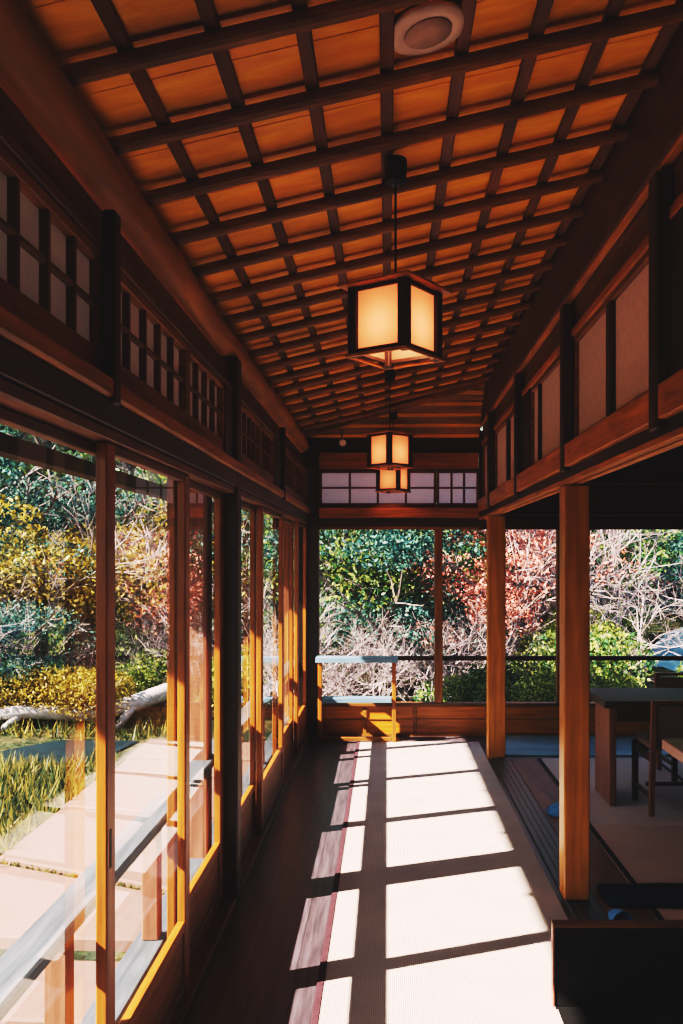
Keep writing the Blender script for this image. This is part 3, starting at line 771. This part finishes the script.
# stone path slabs
edges = [(.2, .2), (1.5, 1.45), (2.75, 2.7), (3.95, 3.85), (4.70, 4.62), (6.02, 5.35), (7.3, 6.95), (8.5, 8.2), (9.1, 8.95), (10.1, 9.95)]
lab = ['granite path slab nearest the camera, mostly outside the photo', 'second granite path slab from the camera below the left photo edge', 'granite path slab at the bottom left under the railing',
       'narrow granite path slab at the left photo edge below the first gap', 'broad granite path slab at the left photo edge beside the grass strip',
       'granite path slab behind the first door stile', 'granite path slab beyond the mossy gap in the second door', 'short granite path slab next to last on the path', 'farthest granite path slab at the end of the path']
for k in range(9):
    (a0, a1), (b0, b1) = edges[k], edges[k+1]
    g = .05; ga = .13 if k == 4 else g; gb = .13 if k == 3 else g
    mb = MB(); c_ = (-1.9, (a0+b0)/2, -.5); xl_, xr_ = -2.6+random.uniform(-.04, .04), -1.12
    lo = [(xl_, a0+ga, -.50), (xr_, a1+ga, -.50), (xr_, b1-gb, -.50), (xl_, b0-gb, -.50)]
    vs = [mb.bm.verts.new(p) for p in lo]+[mb.bm.verts.new((p[0], p[1], -.40)) for p in lo]
    for f_ in ((3, 2, 1, 0), (4, 5, 6, 7), (0, 1, 5, 4), (1, 2, 6, 5), (2, 3, 7, 6), (3, 0, 4, 7)): mb.bm.faces.new([vs[i] for i in f_])
    bmesh.ops.bevel(mb.bm, geom=mb.bm.edges[:], offset=.012, segments=1, affect='EDGES')
    o = mb.build('paving_slab', M['slab'], None, c_); tag(o, lab[k], 'paving slab', 'granite slabs of the garden path')

# ---- plants
def leaf_cloud(mb, c, rad, n, size, flat=1.0, rnd=random):
    for _ in range(n):
        while True:
            p = Vector((rnd.uniform(-1, 1), rnd.uniform(-1, 1), rnd.uniform(-1, 1)))
            if .15 < p.length < 1: break
        p = p.normalized()*(p.length**.5)
        q = Vector((c[0]+p.x*rad[0], c[1]+p.y*rad[1], c[2]+p.z*rad[2]))
        u = Vector((rnd.gauss(0, 1), rnd.gauss(0, 1), rnd.gauss(0, flat))).normalized()
        w = u.cross(Vector((rnd.gauss(0, 1), rnd.gauss(0, 1), rnd.gauss(0, 1)))).normalized()
        s = size*rnd.uniform(.6, 1.4)
        mb.quad(q-u*s, q-w*s*.45, q+u*s, q+w*s*.45)
def branches(mb, p, d, length, r, depth, rnd, spread=.6, seg=3):
    p = Vector(p); d = Vector(d).normalized(); pts = [p]
    for k in range(seg):
        d = (d+Vector((rnd.gauss(0, .16), rnd.gauss(0, .16), rnd.gauss(0, .10)))).normalized(); p = p+d*length/seg; pts.append(p)
    mb.tube(pts, [r*(1-.35*k/seg) for k in range(seg+1)], 5 if depth > 2 else 3, False)
    if depth > 0:
        for k in range(3 if depth > 1 else 4):
            dd = (d+Vector((rnd.gauss(0, spread), rnd.gauss(0, spread), rnd.gauss(.1, spread*.7)))).normalized()
            branches(mb, pts[rnd.choice((-1, -2, -1))], dd, length*.68, r*.6, depth-1, rnd, spread, seg)

def make_tree(name, cat, label, mat, H, R_, n, size, seed, trunk_r=.09, blobs=9, low=.35, group=None):
    rnd = random.Random(seed)
    t = thing(name, label, cat, (0, 0, 0), group)
    mb = MB(); branches(mb, (0, 0, -.2), (0, 0, 1), H*.5, trunk_r, 3, rnd, .5); mb.build('trunk', M['bark'], t)
    mb = MB()
    for k in range(blobs):
        a = rnd.uniform(0, 6.28); rr_ = R_*math.sqrt(rnd.random())*.75; z = H*rnd.uniform(low, .92)
        s = R_*rnd.uniform(.30, .52)
        leaf_cloud(mb, (rr_*math.cos(a), rr_*math.sin(a), z), (s*1.25, s*1.25, s*.6), n//blobs, size, rnd=rnd)
    mb.build('foliage', mat, t)
    return t
def make_bush(name, cat, label, mat, H, R_, n, size, seed, group=None):
    rnd = random.Random(seed); t = thing(name, label, cat, (0, 0, 0), group)
    mb = MB()
    for k in range(5): branches(mb, (0, 0, -.1), (rnd.gauss(0, .4), rnd.gauss(0, .4), 1), H*.6, .018, 1, rnd)
    mb.build('stems', M['bark'], t)
    mb = MB()
    for k in range(6):
        a = rnd.uniform(0, 6.28); rr_ = R_*rnd.random()*.6
        leaf_cloud(mb, (rr_*math.cos(a), rr_*math.sin(a), H*rnd.uniform(.3, .7)), (R_*.55, R_*.55, H*.32), n//6, size, rnd=rnd)
    mb.build('foliage', mat, t); return t
def make_bare(name, cat, label, H, seed, group=None, stems=6, spread=.5, depth=4, r=.018, mat='twig'):
    rnd = random.Random(seed); t = thing(name, label, cat, (0, 0, 0), group); mb = MB()
    for k in range(stems): branches(mb, (rnd.gauss(0, .15), rnd.gauss(0, .15), -.1), (rnd.gauss(0, .5), rnd.gauss(0, .5), 1), H*.42, r, depth, rnd, spread, 2)
    mb.build('branches', M[mat], t); return t

protos = {
 'green': make_tree('evergreen_tree', 'tree', 'x', M['leaf_green'], 4.6, 2.0, 9000, .06, 1, blobs=16, low=.2),
 'teal': make_tree('evergreen_tree', 'tree', 'x', M['leaf_teal'], 4.6, 2.1, 9000, .06, 2, blobs=14, low=.2),
 'yellow': make_tree('golden_tree', 'tree', 'x', M['leaf_yellow'], 2.9, 1.8, 11000, .045, 3, .07, 16, .42),
 'red': make_tree('maple_tree', 'tree', 'x', M['leaf_red'], 4.0, 1.8, 2400, .05, 4),
 'lime': make_bush('leafy_shrub', 'shrub', 'x', M['leaf_lime'], 1.4, 1.0, 4500, .04, 5),
 'dgreen': make_bush('leafy_shrub', 'shrub', 'x', M['leaf_green'], 1.3, 1.0, 4500, .04, 6),
 'bare': make_bare('bare_shrub', 'shrub', 'x', 2.2, 7),
 'bare2': make_bare('bare_shrub', 'shrub', 'x', 2.6, 8, stems=5, spread=.65),
 'bare_tree': make_bare('bare_tree', 'tree', 'x', 5.0, 9, stems=2, spread=.5, depth=5, r=.035),
 'gbush': make_bush('golden_shrub', 'shrub', 'x', M['leaf_yellow'], 1.0, 1.1, 6000, .028, 10),
}
for p_ in protos.values(): p_['used'] = 0
desc = {'green': 'green leafed evergreen tree', 'teal': 'dark blue green evergreen tree', 'yellow': 'golden yellow leafed tree', 'red': 'red and orange leafed maple tree',
        'lime': 'yellow green leafy shrub', 'dgreen': 'mid green leafy shrub', 'bare': 'pale pink leafless shrub', 'bare2': 'tangled pale leafless shrub', 'bare_tree': 'tall pale leafless tree', 'gbush': 'golden leafed low shrub'}
used_labels = {}
def zone(x, y):
    p = 387+905*x/y
    if p < 0: return 'beyond the left photo edge'
    if x < -1.5 and p < 312:
        return 'at the left photo edge' if p < 60 else 'through the first door' if p < 110 else 'through the second door' if p < 190 else 'through the farther doors'
    if p < 380: return 'behind the far window, left'
    if p < 435: return 'behind the far window, middle'
    if p < 490: return 'just right of the window mullion'
    if p < 558: return 'between the right pillars'
    if p < 640: return 'right of the near pillar'
    if p < 700: return 'at the right photo edge'
    return 'beyond the right photo edge'
def rowd(y): return 'close outside' if y < 11.5 else 'in the front rows' if y < 14.5 else 'in the middle distance' if y < 19 else 'up the slope' if y < 26 else 'high on the hillside'
def plant(kind, x, y, s=1.0, rz=None, dz=0):
    p_ = protos[kind]
    o = p_ if not p_['used'] else copy_tree(p_)
    p_['used'] = 1; o['used'] = 1
    o.location = (x, y, gz(x, y)+dz); o.scale = (s, s, s); o.rotation_euler.z = random.uniform(0, 6.28) if rz is None else rz
    l = '%s %s %s' % (desc[kind], rowd(y), zone(x, y))
    used_labels.setdefault(l, []).append(o)
    o['label'] = l
    return o
def P(kind, pxx, y, s=1.0, dz=0): return plant(kind, (pxx-387)/905*y, y, s, None, dz)
# far hillside screen
for i in range(15):
    P(['green', 'teal', 'teal', 'bare_tree', 'green'][i % 5], -420+i*92, 30+random.uniform(-2, 3), 1.9)
for i in range(16):
    if not 630 < -380+i*80 < 800: P(['teal', 'green', 'red', 'bare_tree', 'teal', 'bare_tree'][i % 6], -380+i*80, 23+random.uniform(-1.5, 1.5), 1.35)
# behind far window
P('green', 345, 13.6, .75); P('green', 398, 14.6, .8); P('teal', 380, 13.0, .6); P('red', 462, 12.8, .55); P('teal', 368, 17.5, 1.1); P('teal', 420, 18.0, 1.1)
for q_, yy, k_ in ((322, 11.2, 'bare'), (350, 12.0, 'bare2'), (378, 11.4, 'bare'), (405, 12.4, 'bare2'), (428, 11.6, 'bare'), (455, 12.2, 'bare2'), (478, 11.4, 'bare'),
                   (335, 14.2, 'bare2'), (400, 14.0, 'bare'), (450, 14.5, 'bare'), (512, 12.8, 'bare'), (545, 13.8, 'bare2'), (490, 14.8, 'bare2')):
    P(k_, q_, yy, .62)
P('red', 468, 14.8, .75); P('red', 528, 14.2, .72); P('red', 500, 16, .8); P('red', 500, 20, 1.1); P('bare_tree', 425, 14.5, .8); P('bare_tree', 470, 14, .7)
P('dgreen', 465, 10.3, .62); P('lime', 522, 10.4, .6); P('lime', 545, 10.8, .7); P('dgreen', 500, 10.9, .7)
P('lime', 592, 10.6, .65); P('lime', 612, 11.4, .42); P('dgreen', 606, 10.2, .5); P('dgreen', 640, 10.6, .42); P('dgreen', 590, 12, .9)
P('lime', 572, 13.4, 1.0); P('bare_tree', 612, 14.2, .75); P('bare_tree', 628, 15.5, .8); P('bare2', 625, 13.5, .9); P('bare', 600, 15.5, 1.3)
P('bare', 605, 20, 1.1); P('red', 610, 21, .8); P('bare_tree', 660, 30.5, 1.3); P('teal', 690, 31, 1.2); P('bare', 645, 31, 2.0); P('bare2', 680, 31.5, 2.0); P('dgreen', 622, 17, .8); P('green', 600, 18, .9)
# right of photo edge (reflected in the doors)
P('bare', 740, 13, 1.1); P('lime', 760, 12, 1.0); P('teal', 800, 17, 1.2); P('green', 740, 27, 1.3)
# left garden
P('yellow', 75, 13.4, .85, -.1); P('yellow', 125, 14.2, .85, -.1); P('yellow', 168, 15.5, .95); P('yellow', 205, 17.5, 1.1)
P('gbush', 95, 11.0, .75); P('gbush', 50, 11.3, .8); P('gbush', 8, 11.0, .7); P('gbush', 215, 13.2, .8); P('gbush', 150, 12.9, .7)
P('teal', 22, 11.2, .30); P('dgreen', 165, 12.6, .6); P('lime', 125, 12.3, .6)
P('teal', 14, 12.6, .5); P('teal', 40, 14.6, .7); P('teal', 95, 15.6, .6); P('teal', -30, 14, .9); P('bare_tree', 15, 12.8, .8); P('bare_tree', 150, 17, .9)
for q_, yy, k_, s_ in ((150, 13.0, 'bare', .6), (195, 13.2, 'bare', .7), (60, 12.4, 'bare', .55), (100, 12.6, 'bare2', .5), (250, 12.5, 'bare', .9), (275, 12.8, 'bare2', .9), (298, 11.5, 'bare', .8), (230, 14.2, 'bare2', 1.0), (-15, 12.4, 'bare', .8)):
    P(k_, q_, yy, s_)
P('green', 110, 19, 1.2); P('teal', 180, 20, 1.3); P('green', 250, 18, 1.1); P('teal', 290, 17, 1.1); P('teal', -20, 19, 1.4); P('lime', 235, 12, .7); P('teal', -15, 10.9, .32)
P('teal', 60, 20, 1.3); P('bare2', -60, 11, .9); P('yellow', -90, 12, 1.0)
for l, os_ in used_labels.items():
    if len(os_) > 1:
        # tell look-alikes of one zone apart by their order from left to right
        os_.sort(key=lambda o: o.location.x/o.location.y)
        nm = {2: ('left hand', 'right hand'), 3: ('leftmost', 'middle', 'rightmost')}.get(len(os_))
        for i, o in enumerate(os_):
            o['label'] = ('%s %s' % (nm[i], l)) if nm else l
            if not nm: o['group'] = l
for p_ in protos.values():
    for o in [o for o in bpy.data.objects if 'used' in o.keys()]: del o['used']

# golden grass tufts
mb = MB(); rnd = random.Random(3)
for _ in range(9000):
    if rnd.random() < .62: x = rnd.uniform(-4.6, -2.62); y = rnd.uniform(4.5, 9.0)
    elif rnd.random() < .5: x = rnd.uniform(-7, -2.6); y = rnd.uniform(10.2, 12)
    else:
        x = rnd.uniform(-2.6, -1.15); y = 6.02-.67*(x+2.6)/1.48+rnd.uniform(-.09, .09)
    z = gz(x, y)-.02; h = rnd.uniform(.06, .22) if x < -2.62 else rnd.uniform(.03, .075)
    a = rnd.uniform(0, 6.28); w = .012; dx, dy = math.cos(a)*w, math.sin(a)*w; lx, ly = rnd.gauss(0, .06), rnd.gauss(0, .06)
    vs = [mb.bm.verts.new(q_) for q_ in ((x-dx, y-dy, z), (x+dx, y+dy, z), (x+lx, y+ly, z+h))]; mb.bm.faces.new(vs)
o = mb.build('garden_grass', M['grass_gold']); tag(o, 'golden green grass growing beside the stone path', 'grass', None, 'stuff')
# driftwood log
mb = MB(); pts = [(-5.2, 10.5, -.25), (-4.3, 10.75, -.22), (-3.6, 11.0, -.30), (-3.1, 11.2, -.18), (-2.6, 11.5, -.02), (-2.35, 11.8, .02)]
mb.tube(pts, [.05, .08, .09, .11, .10, .05], 10); mb.tube([(-3.1, 11.2, -.18), (-3.2, 11.0, -.35), (-3.3, 10.9, -.5)], [.06, .05, .04], 8); mb.tube([(-4.3, 10.75, -.22), (-4.5, 10.6, -.4), (-4.6, 10.5, -.5)], [.05, .04, .03], 8)
o = mb.build('fallen_log', M['driftwood'], None, (-3.6, 11, -.3), True); tag(o, 'bleached fallen log lying beyond the end of the stone path', 'log')

# ------------------------------------------------------------------ light, sky, camera
sun = bpy.data.lights.new('sun', 'SUN'); sun.energy = 34; sun.color = (1, .90, .82); sun.angle = R(.55)
so = bpy.data.objects.new('sun', sun); COL.objects.link(so)
so.rotation_euler = Vector((1, .39, -.82)).to_track_quat('-Z', 'Y').to_euler(); so.location = (-10, -4, 10)
w = bpy.data.worlds.new('world'); scene.world = w; w.use_nodes = True; nt = w.node_tree; nt.nodes.clear()
sky = nt.nodes.new('ShaderNodeTexSky'); sky.sky_type = 'NISHITA'; sky.sun_disc = False
sky.sun_elevation = R(37); sky.sun_rotation = R(249); sky.ozone_density = 2.0
bg = nt.nodes.new('ShaderNodeBackground'); ow = nt.nodes.new('ShaderNodeOutputWorld'); bg.inputs[1].default_value = .45
nt.links.new(sky.outputs[0], bg.inputs[0]); nt.links.new(bg.outputs[0], ow.inputs[0])

cam = bpy.data.cameras.new('camera'); co = bpy.data.objects.new('camera', cam); COL.objects.link(co)
co.location = (0, 0, 1.6); co.rotation_euler = (R(90), 0, 0)
cam.sensor_fit = 'HORIZONTAL'; cam.sensor_width = 36; cam.lens = 905/683*36
cam.shift_x = -45.5/683; cam.shift_y = 46.5/683; cam.clip_start = .05; cam.clip_end = 300
scene.camera = co
scene.view_settings.view_transform = 'Standard'
try: scene.view_settings.look = 'None'
except Exception: pass
scene.view_settings.exposure = 0.0
vs_ = scene.view_settings; vs_.use_curve_mapping = True; cm = vs_.curve_mapping
cm.clip_max_x = 6; cm.clip_max_y = 1.5; cm.use_clip = True
def setc(i, pts):
    c = cm.curves[i]
    while len(c.points) > 2: c.points.remove(c.points[1])
    c.points[0].location = pts[0]; c.points[1].location = pts[-1]
    for p in pts[1:-1]: c.points.new(*p)
setc(3, [(0, .005), (.02, .013), (.06, .042), (.12, .13), (.22, .33), (.42, .59), (.9, .80), (1.8, .93), (3.2, 1.02), (6, 1.10)])
setc(0, [(0, .0004), (1, 1)]); setc(1, [(0, .0), (.5, .46), (1, .83)]); setc(2, [(0, .0009), (.5, .43), (1, .80)])
cm.update()
scene.cycles.use_denoising = True
scene.cycles.max_bounces = 10; scene.cycles.diffuse_bounces = 5; scene.cycles.transparent_max_bounces = 16
scene.cycles.sample_clamp_indirect = 8
